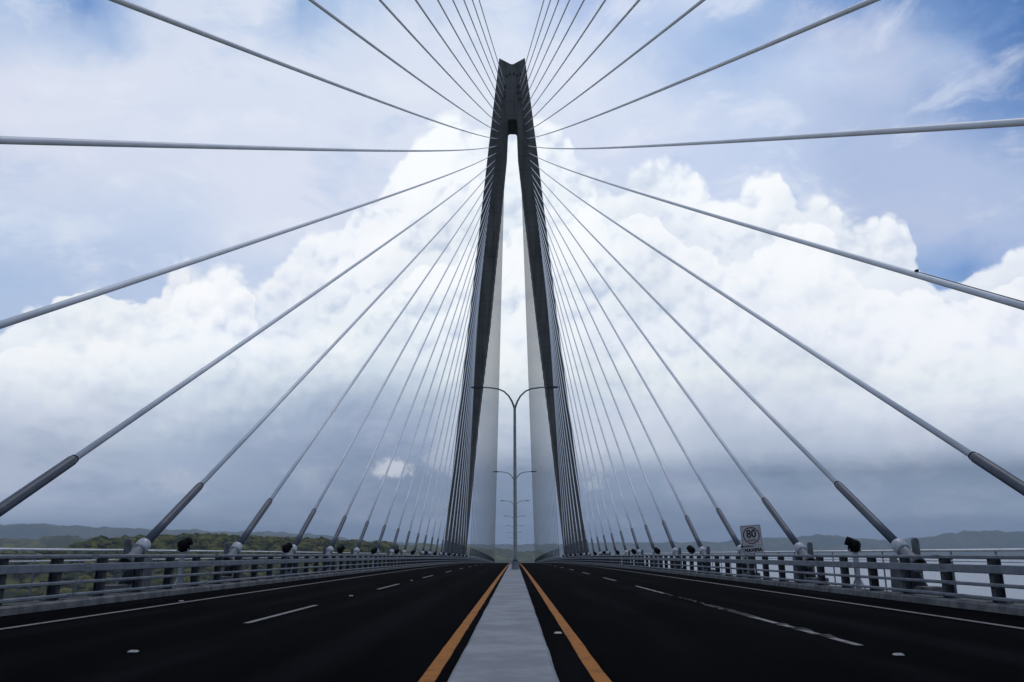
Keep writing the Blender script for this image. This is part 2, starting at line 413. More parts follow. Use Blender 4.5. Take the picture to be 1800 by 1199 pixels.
# ------------------------------------------------------------------ mesh helpers
class MB:
    """collects simple solids and links them as one mesh object"""
    def __init__(self):
        self.v = []; self.f = []; self.sm = []
    def add(self, vs, fs, smooth=False):
        o = len(self.v)
        self.v += [tuple(p) for p in vs]
        self.f += [tuple(i + o for i in q) for q in fs]
        self.sm += [smooth] * len(fs)
        return self
    def box(self, x0, x1, y0, y1, z0, z1, mat=None):
        vs = [Vector((x, y, z)) for z in (z0, z1) for y in (y0, y1) for x in (x0, x1)]
        if mat is not None: vs = [mat @ p for p in vs]
        return self.add(vs, [(0, 2, 3, 1), (4, 5, 7, 6), (0, 1, 5, 4), (2, 6, 7, 3), (0, 4, 6, 2), (1, 3, 7, 5)])
    def tube(self, pts, radii, n=12, cap=True, smooth=True):
        pts = [Vector(p) for p in pts]
        if not hasattr(radii, '__len__'): radii = [radii] * len(pts)
        vs, fs = [], []
        up = None
        for k, p in enumerate(pts):
            t = (pts[min(k + 1, len(pts) - 1)] - pts[max(k - 1, 0)]).normalized()
            if up is None:
                ref = Vector((0, 0, 1)) if abs(t.z) < 0.9 else Vector((1, 0, 0))
                up = (ref - t * ref.dot(t)).normalized()
            else:
                up = (up - t * up.dot(t)).normalized()
            sd_ = t.cross(up)
            for j in range(n):
                a = 2 * PI * j / n
                vs.append(p + (up * math.cos(a) + sd_ * math.sin(a)) * radii[k])
        for k in range(len(pts) - 1):
            for j in range(n):
                a, b = k * n + j, k * n + (j + 1) % n
                fs.append((a, a + n, b + n, b))
        o = len(self.v)
        self.add(vs, fs, smooth)
        if cap:
            self.f.append(tuple(o + j for j in range(n))); self.sm.append(False)
            e = o + (len(pts) - 1) * n
            self.f.append(tuple(e + j for j in reversed(range(n)))); self.sm.append(False)
        return self
    def lathe(self, c, axis, prof, n=20, smooth=True):
        """prof: list of (distance along axis, radius)"""
        axis = Vector(axis).normalized()
        c = Vector(c)
        ref = Vector((0, 0, 1)) if abs(axis.z) < 0.9 else Vector((1, 0, 0))
        up = (ref - axis * ref.dot(axis)).normalized(); s_ = axis.cross(up)
        vs, fs = [], []
        for d, r in prof:
            for j in range(n):
                a = 2 * PI * j / n
                vs.append(c + axis * d + (up * math.cos(a) + s_ * math.sin(a)) * max(r, 1e-4))
        for k in range(len(prof) - 1):
            for j in range(n):
                a, b = k * n + j, k * n + (j + 1) % n
                fs.append((a, a + n, b + n, b))
        return self.add(vs, fs, smooth)
    def prism(self, poly, y0, y1, conv=lambda a, y, b: (a, y, b)):
        """poly in (x, z), extruded along y"""
        n = len(poly)
        vs = [conv(a, y0, b) for a, b in poly] + [conv(a, y1, b) for a, b in poly]
        fs = [tuple(range(n)), tuple(reversed(range(n, 2 * n)))]
        fs += [(j, j + n, (j + 1) % n + n, (j + 1) % n) for j in range(n)]
        return self.add(vs, fs)
    def build(self, name, mat, parent=None, loc=None):
        me = bpy.data.meshes.new(name)
        v = self.v
        if loc is not None:
            v = [(a - loc[0], b - loc[1], c - loc[2]) for a, b, c in v]
        me.from_pydata(v, [], self.f)
        me.polygons.foreach_set('use_smooth', self.sm)
        bm = bmesh.new(); bm.from_mesh(me)
        bmesh.ops.recalc_face_normals(bm, faces=bm.faces)
        bm.to_mesh(me); bm.free()
        me.materials.append(mat)
        o = bpy.data.objects.new(name, me)
        COL.objects.link(o)
        if loc is not None and parent is None: o.location = loc
        if parent is not None: o.parent = parent
        return o

def tag(o, label=None, cat=None, group=None, kind=None):
    if label: o['label'] = label
    if cat: o['category'] = cat
    if group: o['group'] = group
    if kind: o['kind'] = kind
    return o

def thing(name, label, cat, loc=(0, 0, 0), group=None):
    o = bpy.data.objects.new(name, None)
    o.empty_display_size = 0.3
    o.location = loc
    COL.objects.link(o)
    return tag(o, label, cat, group)

def copy_tree(o, parent=None):
    c = o.copy(); COL.objects.link(c)
    c.parent = parent
    for ch in list(o.children): copy_tree(ch, c)
    return c

ORD = ['zeroth', 'first', 'second', 'third', 'fourth', 'fifth', 'sixth', 'seventh', 'eighth', 'ninth', 'tenth', 'eleventh', 'twelfth',
       'thirteenth', 'fourteenth', 'fifteenth', 'sixteenth', 'seventeenth', 'eighteenth', 'nineteenth', 'twentieth', 'twenty-first', 'twenty-second', 'twenty-third']

# ------------------------------------------------------------------ road alignment (crest curve, slight crossfall)
GA, GB, CROSS, HC = 0.0062, 2.8e-5, 0.0035, 1.25
def rz(y):
    return -HC - GA * y - GB * y * y
def RP(x, y, h=0.0):
    return Vector((x, y, rz(y) - CROSS * x + h))
def grade(y):
    return -(GA + 2 * GB * y)
def frame(x, y, h=0.0):
    """local frame standing on the road: x across, y along, z up"""
    t = Vector((0, 1, grade(y))).normalized()
    return Matrix.Translation(RP(x, y, h)) @ Matrix(((1, 0, 0, 0), (0, t.y, -t.z, 0), (-CROSS, t.z, t.y, 0), (0, 0, 0, 1)))

Y0, Y1 = -110.0, 640.0
YS = [Y0 + i * 7.5 for i in range(int((Y1 - Y0) / 7.5) + 1)]

def sweep(poly, ys, mb=None, smooth=False, wob=0.0):
    """profile poly [(x,h)..] swept along the road"""
    mb = mb or MB()
    n = len(poly)
    vs = []
    for y in ys:
        for x, h in poly:
            w = wob * noise.noise(Vector((x * 3, y * 2.3, h * 5)))
            vs.append(RP(x + w, y, h + 0.3 * w))
    fs = []
    for k in range(len(ys) - 1):
        for j in range(n):
            a, b = k * n + j, k * n + (j + 1) % n
            fs.append((a, a + n, b + n, b))
    fs.append(tuple(range(n))); fs.append(tuple(range((len(ys) - 1) * n, len(ys) * n)))
    return mb.add(vs, fs, smooth)

def rect(x0, x1, h0, h1):
    return [(x0, h0), (x1, h0), (x1, h1), (x0, h1)]

# ------------------------------------------------------------------ road and markings
road = sweep(rect(-10.49, 10.49, -0.08, 0.0), YS).build('road', M['asphalt'])
tag(road, kind='structure')
def near_ys(a, b, step=1.5):
    n = max(1, int((b - a) / step))
    return [a + (b - a) * k / n for k in range(n + 1)]
for sx in (-1, 1):
    sweep(rect(sx * 8.72 - 0.06, sx * 8.72 + 0.06, -0.02, 0.005), near_ys(-30, 420, 3)).build('edge_line', M['white_paint'], road)
for x0 in (-0.975, 0.795):
    sweep(rect(x0, x0 + 0.165, -0.02, 0.005), near_ys(-20, 420, 0.5), wob=0.013).build('median_line', M['orange_paint'], road)
for k in range(-1, 24):
    for x, y in ((-4.95, 15.5 + 14.6 * k), (4.83, (39.9 + 14.0 * (k - 1)))):
        if x > 0 and k == 0: continue
        sweep(rect(x - 0.06, x + 0.06, -0.02, 0.005), near_ys(y, y + 5.3, 1.0)).build('lane_dash', M['white_paint'], road)
# the worn and smeared dash on the right carriageway
sweep(rect(4.775, 4.885, -0.02, 0.0055), near_ys(27.0, 33.2, 0.5), wob=0.02).build('lane_dash', M['white_paint'], road)
sweep(rect(4.79, 4.87, -0.02, 0.0055), near_ys(15.0, 27.0, 0.4), wob=0.10).build('lane_dash', M['worn_paint'], road)
sweep(rect(4.73, 4.92, -0.02, 0.0045), near_ys(12.9, 21.0, 0.4), wob=0.09).build('paint_smear', M['worn_paint'], road)

# ------------------------------------------------------------------ median
def sweep2(polyf, ys):
    mb = MB(); n = None; vs = []
    for y in ys:
        pl = polyf(y); n = len(pl)
        for x, h in pl: vs.append(RP(x, y, h))
    fs = []
    for k in range(len(ys) - 1):
        for j in range(n):
            a, b = k * n + j, k * n + (j + 1) % n
            fs.append((a, a + n, b + n, b))
    fs.append(tuple(range(n))); fs.append(tuple(range((len(ys) - 1) * n, len(ys) * n)))
    return mb.add(vs, fs)
def med_poly(y):
    w = lambda s: 0.008 * noise.noise(Vector((s, y * 0.9, 0.3))) + 0.003 * noise.noise(Vector((s, y * 4.0, 2.3)))
    hh = 0.33 + 0.005 * noise.noise(Vector((5.0, y * 0.8, 0)))
    c = -0.09
    return [(c - 0.46, -0.02), (c + 0.46, -0.02), (c + 0.43 + w(1), hh - 0.035), (c + 0.395 + w(1), hh), (c + 0.13, hh + 0.004 * noise.noise(Vector((3, y, 0)))),
            (c - 0.13, hh + 0.004 * noise.noise(Vector((4, y, 0)))), (c - 0.395 + w(2), hh), (c - 0.43 + w(2), hh - 0.035)]
med = sweep2(med_poly, near_ys(-15, 60, 0.25) + near_ys(61, 500, 3)).build('median_kerb', M['median_concrete'])
tag(med, 'pale concrete median kerb running down the middle of the road between orange lines', 'median')

# ------------------------------------------------------------------ deck
deck = thing('bridge_deck', 'grey concrete bridge deck carrying the road with kerbs and side walkways', 'bridge deck', RP(0, 200, -3))
deck_off = Vector(deck.location)
def kid(mb, name, mat, parent, off):
    mb.v = [tuple(Vector(p) - off) for p in mb.v]
    return mb.build(name, mat, parent)
kid(sweep([(-10.6, -0.10), (-12.3, -0.22), (-12.3, -0.7), (-7.5, -2.6), (7.5, -2.6), (12.3, -0.7), (12.3, -0.22), (10.6, -0.10)], YS), 'girder', M['deck_concrete'], deck, deck_off)
for sx in (-1, 1):
    kx = lambda a: sx * a
    kid(sweep([(kx(10.5), -0.09), (kx(11.05), -0.09), (kx(11.05), 0.15), (kx(11.02), 0.18), (kx(10.56), 0.18), (kx(10.5), 0.14)], near_ys(-60, 640, 2.0), wob=0.01), 'kerb', M['kerb_concrete'], deck, deck_off)
    kid(sweep(rect(kx(11.06), kx(12.25), -0.19, 0.0), YS), 'walkway', M['kerb_concrete'], deck, deck_off)

# ------------------------------------------------------------------ traffic barriers (rails + posts) and outer handrails
BX, PS = 10.78, 2.135
def barrier(side, word):
    t = thing('traffic_barrier', 'grey steel traffic barrier with four rails and dark posts along the %s kerb' % word, 'barrier', RP(side * BX, 0, 0.18))
    off = Vector(t.location)
    fx = side * (BX - 0.10)          # rails sit on the traffic face of the posts
    ys = near_ys(-20, 420, 2.135)
    for h0, h1, dpt in ((1.125, 1.215, 0.13), (0.81, 1.00, 0.12), (0.525, 0.605, 0.10), (0.235, 0.315, 0.10)):
        a, b = sorted((fx - side * dpt / 2, fx + side * dpt / 2))
        c = 0.018
        prof = [(a, h0 + c), (a + c, h0), (b - c, h0), (b, h0 + c), (b, h1 - c), (b - c, h1), (a + c, h1), (a, h1 - c)]
        rm = sweep(prof, ys)
        k_ = 0
        while True:                       # bolted splice sleeves, part of the rail
            y_ = 11.2 + 8.54 * k_ + h0
            k_ += 1
            if y_ > 110: break
            rm.box(-dpt / 2 - .004, dpt / 2 + .004, -.16, .16, h0 - .004, h1 + .004, frame(fx, y_, 0))
            for by in (-.12, -.05, .05, .12):
                xb = -side * (dpt / 2 + .004)
                rm.box(xb - .012, xb + .012, by - .012, by + .012, (h0 + h1) / 2 - .012, (h0 + h1) / 2 + .012, frame(fx, y_, 0))
        kid(rm, 'rail', M['rail'], t, off)
    proto = None
    shape = MB()
    # I-section post with a plinth: flanges across the road, web along
    shape.box(-0.11, -0.085, -0.085, 0.085, 0.0, 0.968)
    shape.box(0.085, 0.11, -0.085, 0.085, 0.0, 0.95)
    shape.box(-0.085, 0.085, -0.012, 0.012, 0.02, 0.95)
    shape.box(-0.20, 0.20, -0.17, 0.17, -0.005, 0.02)
    shape.add([(-.15, -.03, .02), (.15, -.03, .02), (.15, .03, .02), (-.15, .03, .02), (-.10, -.02, .12), (.10, -.02, .12), (.10, .02, .12), (-.10, .02, .12)],
              [(0, 1, 5, 4), (1, 2, 6, 5), (2, 3, 7, 6), (3, 0, 4, 7), (4, 5, 6, 7), (0, 3, 2, 1)])
    base = 17.41 if side < 0 else 18.75
    rest = MB()
    k = -12
    made = 0
    while True:
        y = base + k * PS
        k += 1
        if y > 420: break
        fm = frame(side * (BX + 0.07), y, 0.18)
        if side < 0:
            fm = fm @ Matrix.Scale(-1, 4, (1, 0, 0))
        if y < 6: continue
        if made < 100:
            if proto is None:
                proto = shape.build('post', M['post'])
            o = proto if made == 0 else proto.copy()
            if made: COL.objects.link(o)
            o.parent = t
            fm2 = Matrix.Translation(-off) @ frame(side * (BX + 0.07), y, 0.18)
            o.matrix_local = fm2
            if side < 0: o.matrix_local = fm2 @ Matrix.Rotation(PI, 4, 'Z')
            made += 1
        else:
            rest.box(-0.11, 0.11, -0.08, 0.08, 0, 0.96, Matrix.Translation(-off) @ frame(side * (BX + 0.07), y, 0.18))
    o = rest.build('post', M['post'], t); tag(o, kind='stuff')
    return t
barrier(-1, 'left'); barrier(1, 'right')

HX = 12.12
def handrail(side, word):
    t = thing('handrail', 'pale tubular handrail on thin posts along the outer edge of the %s walkway' % word, 'handrail', RP(side * HX, 0, 0))
    off = Vector(t.location)
    ys = near_ys(-20, 460, 4.27)
    for h, r in ((1.335, 0.034), (1.05, 0.02), (0.13, 0.03)):
        kid(MB().tube([RP(side * HX, y, h) for y in ys], r, 8, smooth=True), 'rail', M['handrail'], t, off)
    proto = None; rest = MB(); made = 0
    y = 8.0
    while y < 460:
        fm = Matrix.Translation(-off) @ frame(side * HX, y, 0)
        if made < 100:
            if proto is None:
                mb = MB()
                mb.box(-0.012, 0.012, -0.035, 0.035, 0.02, 1.31)
                mb.box(-0.06, 0.06, -0.06, 0.06, 0.0, 0.02)
                proto = mb.build('post', M['rail'])
                o = proto
            else:
                o = proto.copy(); COL.objects.link(o)
            o.parent = t; o.matrix_local = fm
            made += 1
        else:
            rest.box(-0.012, 0.012, -0.035, 0.035, 0.0, 1.31, fm)
        y += 2.135
    o = rest.build('post', M['rail'], t); tag(o, kind='stuff')
handrail(-1, 'left'); handrail(1, 'right')

# ------------------------------------------------------------------ pylon
PF, PB = 200.5, 209.0
OUT_Z = [-84, -0.9, 58.2, 107.5, 135.7]
OUT = {-1: [-26.0, -17.4, -11.7, -6.87, -3.91], 1: [26.0, 17.75, 11.42, 6.55, 3.42]}
IN_Z = [-84, 2.3, 31.1, 58.1, 107.45, 116.2]
INN = {-1: [-20.0, -11.95, -9.35, -6.33, -1.81, -1.45], 1: [20.0, 12.1, 9.2, 6.2, 1.34, 1.05]}
def xo(s, z): return float(np.interp(z, OUT_Z, OUT[s]))
def xi(s, z): return float(np.interp(z, IN_Z, INN[s]))
pyl = thing('pylon', 'tall dark concrete A-shaped pylon with two legs merging under a notched top', 'pylon', (0, 204.7, -80))
poff = Vector(pyl.location)
for s in (-1, 1):
    mb = MB()
    zs = [-84, -40, -10, -1, 10, 20, 31, 45, 58, 70, 82, 95, 107.45, 112, 116.2]
    vs, fs = [], []
    for z in zs:
        a, b = xo(s, z), xi(s, z)
        c = 0.35 * s
        for x, y in ((a, PF + .35), (a - c, PF), (b + c, PF), (b, PF + .35), (b, PB - .35), (b + c, PB), (a - c, PB), (a, PB - .35)):
            vs.append((x, y, z))
    for k in range(len(zs) - 1):
        for j in range(8):
            p, q = k * 8 + j, k * 8 + (j + 1) % 8
            fs.append((p, p + 8, q + 8, q))
    fs.append(tuple(range(8))); fs.append(tuple(range((len(zs) - 1) * 8, len(zs) * 8)))
    mb.add(vs, fs)
    kid(mb, 'leg', M['pylon_concrete'], pyl, poff)
mb = MB()
z0 = 116.2
mb.prism([(xo(-1, z0), z0), (xo(1, z0), z0), (3.42, 135.75), (0.55, 134.0), (0.1, 133.75), (-0.6, 133.75), (-1.05, 134.0), (-3.91, 135.7)], PF, PB)
kid(mb, 'mast_head', M['pylon_concrete'], pyl, poff)
for s in (-1, 1):
    x0, zc, r_ = xi(s, 115.6), 116.2, 0.75
    poly = [(x0 + s * 0.3, zc + 0.05), (x0 + s * 0.3, zc - r_)] + [(x0 - s * r_ * (1 - math.cos(a)), zc - r_ + r_ * math.sin(a)) for a in np.linspace(0, PI / 2, 7)] + [(x0 - s * r_, zc + 0.05)]
    kid(MB().prism(poly, PF + 0.05, PB - 0.05), 'haunch', M['pylon_concrete'], pyl, poff)
mb = MB().box(-13.5, 13.5, 202, 208, -9.0, rz(204) - 2.7)
kid(mb, 'crossbeam', M['pylon_concrete'], pyl, poff)
for (x, z) in ((-1.75, 129.9), (-.95, 130.5), (.25, 130.6), (1.05, 129.9), (2.1, 130.5), (2.5, 129.0), (-2.9, 129.1), (1.45, 126.4), (1.3, 124.6), (-2.2, 126.3), (1.65, 122.5), (-2.4, 123.4)):
    kid(MB().box(x - .22, x + .22, PF - .03, PF + .2, z - .4, z + .4), 'anchor_hole_shade', M['dark_and_shade'], pyl, poff)  # dark blocks set on the face, standing in for shade inside anchor holes

# ------------------------------------------------------------------ stay cables
SP, SAG = 8.617, 1.71e-5
PH = {-1: -0.057, 1: -0.1545}
ZS = {-1: 0.217, 1: 0.121}
XC = {-1: -11.515, 1: 11.485}
def anchor_z(i): return 108.04 - 2.1356 * i - 0.0025 * i * i
def anchor_x(i, s): return s * (4.2057 + 0.2446 * i - 0.00044 * i * i) - 0.22
SIDE = {-1: 'left', 1: 'right'}

def cable_curve(B, A):
    L = (A - B).length
    def P(t):
        p = B + (A - B) * t
        p.z -= SAG * L * L * 4 * t * (1 - t)
        return p
    return P, L

def stay(B, A, label, group, near=True, full=True, rad=0.088):
    P, L = cable_curve(B, A)
    u = (P(0.01) - P(0.0)).normalized()
    e = (P(0.995) - P(1.0)).normalized()
    t = thing('stay_cable', label, 'cable', B, group)
    n = 14 if near else 8
    SL = min(4.45, 2.16 / max(0.2, u.z))
    lo = (SL - 0.2) / L
    ts = [lo + (1 - lo) * k / 24 for k in range(25)]
    kid(MB().tube([P(q) for q in ts], rad, n), 'cable', M['cable'], t, B)
    kid(MB().tube([A - e * 0.6, A + e * 1.6], 0.16, 10), 'guide_pipe', M['pylon_concrete'], t, B)
    if full:
        sl_ = MB()
        pts_ = [P(q) for q in (0.2 / L, 0.35 * SL / L, 0.7 * SL / L, (SL - 0.10) / L, SL / L)]
        sl_.tube(pts_, [0.135, 0.135, 0.135, 0.135, 0.115], 16)
        s_ob = kid(sl_, 'sleeve', M['sleeve'], t, B)
        tip = P(SL / L)
        kid(MB().lathe(tip, u, [(-0.02, 0.05), (-0.02, 0.118), (0.045, 0.118), (0.05, 0.09)], 16), 'collar', M['dark_and_shade'], s_ob, B)
        kid(MB().lathe(B, u, [(-0.20, 0.0), (-0.20, 0.19), (-0.175, 0.212), (0.14, 0.212), (0.20, 0.195), (0.25, 0.135), (0.25, 0.0)], 28), 'anchor_socket', M['socket'], t, B)
    return t, P, u, L

def anchorage(t, B, u, s, y, detailed):
    """lower anchor tube, pedestal and stub post under the socket"""
    if detailed:
        at = kid(MB().lathe(B, u, [(-0.19, 0.17), (-0.8, 0.17), (-0.82, 0.235), (-1.02, 0.235), (-1.02, 0.19), (-0.9, 0.18), (-0.9, 0.0)], 20), 'anchor_tube', M['anchor'], t, B)
        kid(MB().lathe(B - u * 0.97, u, [(0.0, 0.0), (0.0, 0.15), (0.06, 0.15)], 14), 'tube_mouth_shade', M['dark_and_shade'], at, B)  # dark disc that paints in the shade inside the tube
    # pedestal: two gusset plates and a sloping front box, standing on the walkway
    y = B.y
    mb = MB()
    g = RP(B.x, y, 0).z
    for dx in (-0.24, 0.20):
        x0, x1 = B.x + dx, B.x + dx + 0.04
        poly = [(y - 1.25, g), (y + 0.42, g), (y + 0.30, B.z - 0.25), (y + 0.02, B.z - 0.20), (y - 0.62, B.z - 0.80)]
        vs = [(x0, a, b) for a, b in poly] + [(x1, a, b) for a, b in poly]
        nn = len(poly)
        mb.add(vs, [tuple(range(nn)), tuple(reversed(range(nn, 2 * nn)))] + [(j, j + nn, (j + 1) % nn + nn, (j + 1) % nn) for j in range(nn)])
    mb.box(B.x - 0.2, B.x + 0.2, y + 0.26, y + 0.36, g, B.z - 0.5)
    kid(mb, 'pedestal', M['anchor'], t, B)
    kid(MB().box(B.x - 0.30, B.x + 0.30, y - 1.9, y - 1.2, g - 0.005, g + 0.38).box(B.x - 0.34, B.x + 0.34, y - 1.2, y + 0.6, g - 0.004, g + 0.10), 'plinth', M['kerb_concrete'], t, B)
    # rounded stub post beside the socket
    sx = B.x + s * 0.24
    kid(MB().lathe((sx, y - 0.42, g), (0, 0, 1), [(0, 0.108), (1.60, 0.108), (1.66, 0.095), (1.70, 0.055), (1.705, 0.0)], 16), 'stub_post', M['stub'], t, B)

for s in (-1, 1):
    w = SIDE[s]
    for i in range(-9, 23):
        y = (i + PH[s]) * SP
        B = Vector((XC[s], y, ZS[s] - 0.00568 * y - GB * y * y))
        A = Vector((anchor_x(i, s), PF + 0.1, anchor_z(i)))
        if i < 0:
            lab = 'grey cable passing overhead on the %s, %s above the nearly level one' % (w, ORD[-i])
        elif i == 0:
            lab = 'grey stay cable running nearly level from the pylon to the %s edge' % w
        elif i == 1:
            lab = 'thick grey stay cable falling gently to the %s edge, just below the level one' % w
        else:
            lab = 'stay cable with dark sleeve on the %s railing, %s sleeve from camera' % (w, 'nearest' if i == 2 else ORD[i - 1])
        t, P, u, L = stay(B, A, lab, 'stay cables in front of the pylon', True, i >= 1)
        if i >= 1: anchorage(t, B, u, s, y, i < 12)
        if s == 1 and i == 1:
            # small clamp and a thin dark line laid along the top of this cable
            def side_pt(q, r):
                c = P(q); tt = (P(q + .002) - P(q - .002)).normalized()
                n_ = (Vector((0, -0.45, 1)) - tt * tt.dot(Vector((0, -0.45, 1)))).normalized()
                return c + n_ * r
            # find where the cable passes 26.2 m ahead
            q0 = 0.02
            while q0 < 0.2:
                c = P(q0); dd = c.y * math.cos(PITCH) + c.z * math.sin(PITCH)
                if 903.6 + F_PX * c.x / dd < 1612: break
                q0 += 0.0005
            kid(MB().tube([side_pt(q, 0.092) for q in np.linspace(0.021, q0, 8)], 0.012, 6), 'cable_strip', M['dark_and_shade'], t, B)
            c = side_pt(q0, 0.10)
            kid(MB().box(-.035, .035, -.05, .05, -.02, .04, Matrix.Translation(c)), 'clamp', M['dark_and_shade'], t, B)
    # far fan behind the pylon
    for j in range(30):
        i = 22 - j * 31 / 29.0
        z = anchor_z(i)
        xa = anchor_x(i, s) * 0.94
        y = PB + 5.0 + SP * j
        B = Vector((XC[s], y, ZS[s] - 0.00568 * y - GB * y * y))
        A = Vector((xa, PB - 0.1, z))
        stay(B, A, 'thin grey stay cable of the dense fan beyond the pylon on the %s' % w, 'stay cables beyond the pylon on the %s' % w, False, True, 0.076)

# ------------------------------------------------------------------ slim pole behind the nearest left sleeve
pz = RP(-12.14, 19.0, 0)
tag(MB().lathe(pz, (0, 0, 1), [(0, .07), (2.35, .07), (2.4, .05), (2.4, 0)], 12).build('slim_pole', M['rail'], loc=pz),
    'slim grey pole standing at the left edge under the nearest cable sleeve', 'pole')

# ------------------------------------------------------------------ floodlights on white brackets
def make_flood(side):
    t = thing('floodlight', '', 'floodlight')
    br = MB()
    br.box(-.07, .07, -.055, .055, 0.0, 1.28)
    for sy in (-1, 1):
        br.add([(-.025, sy * .06, .55), (.025, sy * .06, .55), (.025, sy * .42, .0), (-.025, sy * .42, .0), (-.025, sy * .06, .505), (.025, sy * .06, .505), (.025, sy * .385, .0), (-.025, sy * .385, .0)],
               [(0, 1, 2, 3), (4, 7, 6, 5), (0, 4, 5, 1), (0, 3, 7, 4), (1, 5, 6, 2), (2, 6, 7, 3)])
    br.box(-.14, .14, -.12, .12, -.004, .02)
    br.build('bracket', M['white_steel'], t)
    yk = MB()
    yk.box(-.20, .20, -.03, .03, 1.285, 1.31)
    yk.box(-.215, -.195, -.03, .03, 1.285, 1.52).box(.195, .215, -.03, .03, 1.285, 1.52)
    yk.build('yoke', M['white_steel'], t)
    hd = MB()
    c = Vector((0, 0, 1.50)); ax = Vector((-side * 0.62, 0.70, 0.30)).normalized()
    hd.lathe(c - ax * 0.02, ax, [(-.15, 0.0), (-.15, .13), (-.11, .185), (-.03, .21), (.10, .215), (.17, .22), (.17, .19), (.13, .185)], 20)
    hd_o = hd.build('lamp_head', M['black'], t)
    MB().lathe(c, ax, [(.10, .185), (.11, 0.0)], 20).build('lens', M['lens'], hd_o)
    # hood over the lens
    vz = MB()
    up = (Vector((0, 0, 1)) - ax * ax.z).normalized(); sd_ = ax.cross(up)
    vs = []
    for d in (.12, .27):
        for k in range(13):
            a = math.radians(-100 + 200 * k / 12)
            vs.append(c + ax * d + (up * math.cos(a) + sd_ * math.sin(a)) * (.225 if d < .2 else .235))
    vz.add(vs, [(k, k + 1, k + 14, k + 13) for k in range(12)], True)
    ho = vz.build('hood', M['black'], hd_o)
    md = ho.modifiers.new('thick', 'SOLIDIFY'); md.thickness = 0.012
    return t
for s in (-1, 1):
    pr = make_flood(s)
    for k in range(14):
        y = 28.0 + 12.62 * k if s < 0 else 27.4 + 12.6 * k
        o = pr if k == 0 else copy_tree(pr)
        p = RP(s * 11.3, y, 0.0)
        o.location = p
        o.rotation_euler = (0, 0, random.uniform(-.5, .5) if k else 0.25 * s)
        wh = 'nearest' if k == 0 else ORD[k + 1]
        if s > 0 and k == 1: lab = 'black floodlight mostly hidden behind the 80 speed sign'
        else: lab = 'black floodlight on white bracket at the %s railing, %s from the camera' % (SIDE[s], wh)
        tag(o, lab, 'floodlight', 'floodlights along the railings')

# ------------------------------------------------------------------ median street lamps
def make_lamp():
    t = thing('street_lamp', '', 'street lamp')
    H = 11.42                     # arm tops above the median
    yk = H - 1.22
    MB().box(-.24, .24, -.3, .3, -.02, .5).build('plinth', M['median_concrete'], t)
    MB().tube([(0, 0, .5), (0, 0, .62), (0, 0, .63), (0, 0, yk)], [.17, .17, .125, .085], 14).build('pole', M['lamp'], t)
    for s in (-1, 1):
        p = [(0, yk - .25), (s * .06, yk - .02), (s * .18, yk + .30), (s * .38, yk + .64), (s * .70, yk + .95), (s * 1.1, yk + 1.12), (s * 1.6, yk + 1.19), (s * 2.15, yk + 1.22)]
        arm = MB().tube([(a, 0, b) for a, b in p], [.07, .065, .06, .055, .05, .048, .045, .042], 10).build('arm', M['lamp'], t)
        hd = MB()
        x0, x1 = s * 2.1, s * 2.86
        z = yk + 1.22
        vs = []
        for x, w_, a, b in ((x0, .06, -.05, .05), (x0 + s * .18, .13, -.07, .06), (x1 - s * .2, .12, -.06, .05), (x1, .05, -.03, .03)):
            vs += [(x, -w_, z + a), (x, w_, z + a), (x, w_ * .8, z + b), (x, -w_ * .8, z + b)]
        fs = [(0, 1, 2, 3), (12, 15, 14, 13)]
        for k in range(3):
            for j in range(4):
                a, b = k * 4 + j, k * 4 + (j + 1) % 4
                fs.append((a, a + 4, b + 4, b))
        hd.add(vs, fs)
        hd.build('lamp_head', M['post'], t)
    return t
pl = make_lamp()
for k in range(7):
    y = 51.0 + 53.5 * k
    o = pl if k == 0 else copy_tree(pl)
    o.location = RP(0.03, y, 0.33)
    lab = ['tall grey double-armed street lamp on the median nearest the camera', 'second double-armed street lamp on the median with arms below the first',
           'third double-armed street lamp along the median'][k] if k < 3 else '%s double-armed street lamp along the median, small and distant' % ORD[k + 1]
    tag(o, lab, 'street lamp', 'street lamps along the median')

# ------------------------------------------------------------------ road studs
def make_stud():
    return MB().add([(-.055, -.05, 0), (.055, -.05, 0), (.055, .05, 0), (-.055, .05, 0), (-.04, -.02, .02), (.04, -.02, .02), (.04, .02, .02), (-.04, .02, .02)],
                    [(0, 1, 5, 4), (1, 2, 6, 5), (2, 3, 7, 6), (3, 0, 4, 7), (4, 5, 6, 7), (0, 3, 2, 1)]).build('road_stud', M['stud'])
st = None
for x, y, lab in ((-4.97, 11.03, 'white road stud on the left lane line closest to the camera'), (-4.95, 25.2, 'white road stud on the left lane line between two dashes'),
                  (-4.95, 39.8, 'small distant white road stud on the left lane line'), (4.85, 10.77, 'white road stud on the right carriageway below the worn line'),
                  (0.69, 13.58, 'dull road stud beside the right orange line near the median'), (-8.95, 22.4, 'white road stud on the left edge line')):
    if st is None: st = make_stud(); o = st
    else: o = st.copy(); COL.objects.link(o)
    o.location = RP(x, y, 0.006)
    o.scale = (1.1, 1.0, 1.0)
    tag(o, lab, 'road stud', 'reflective road studs')

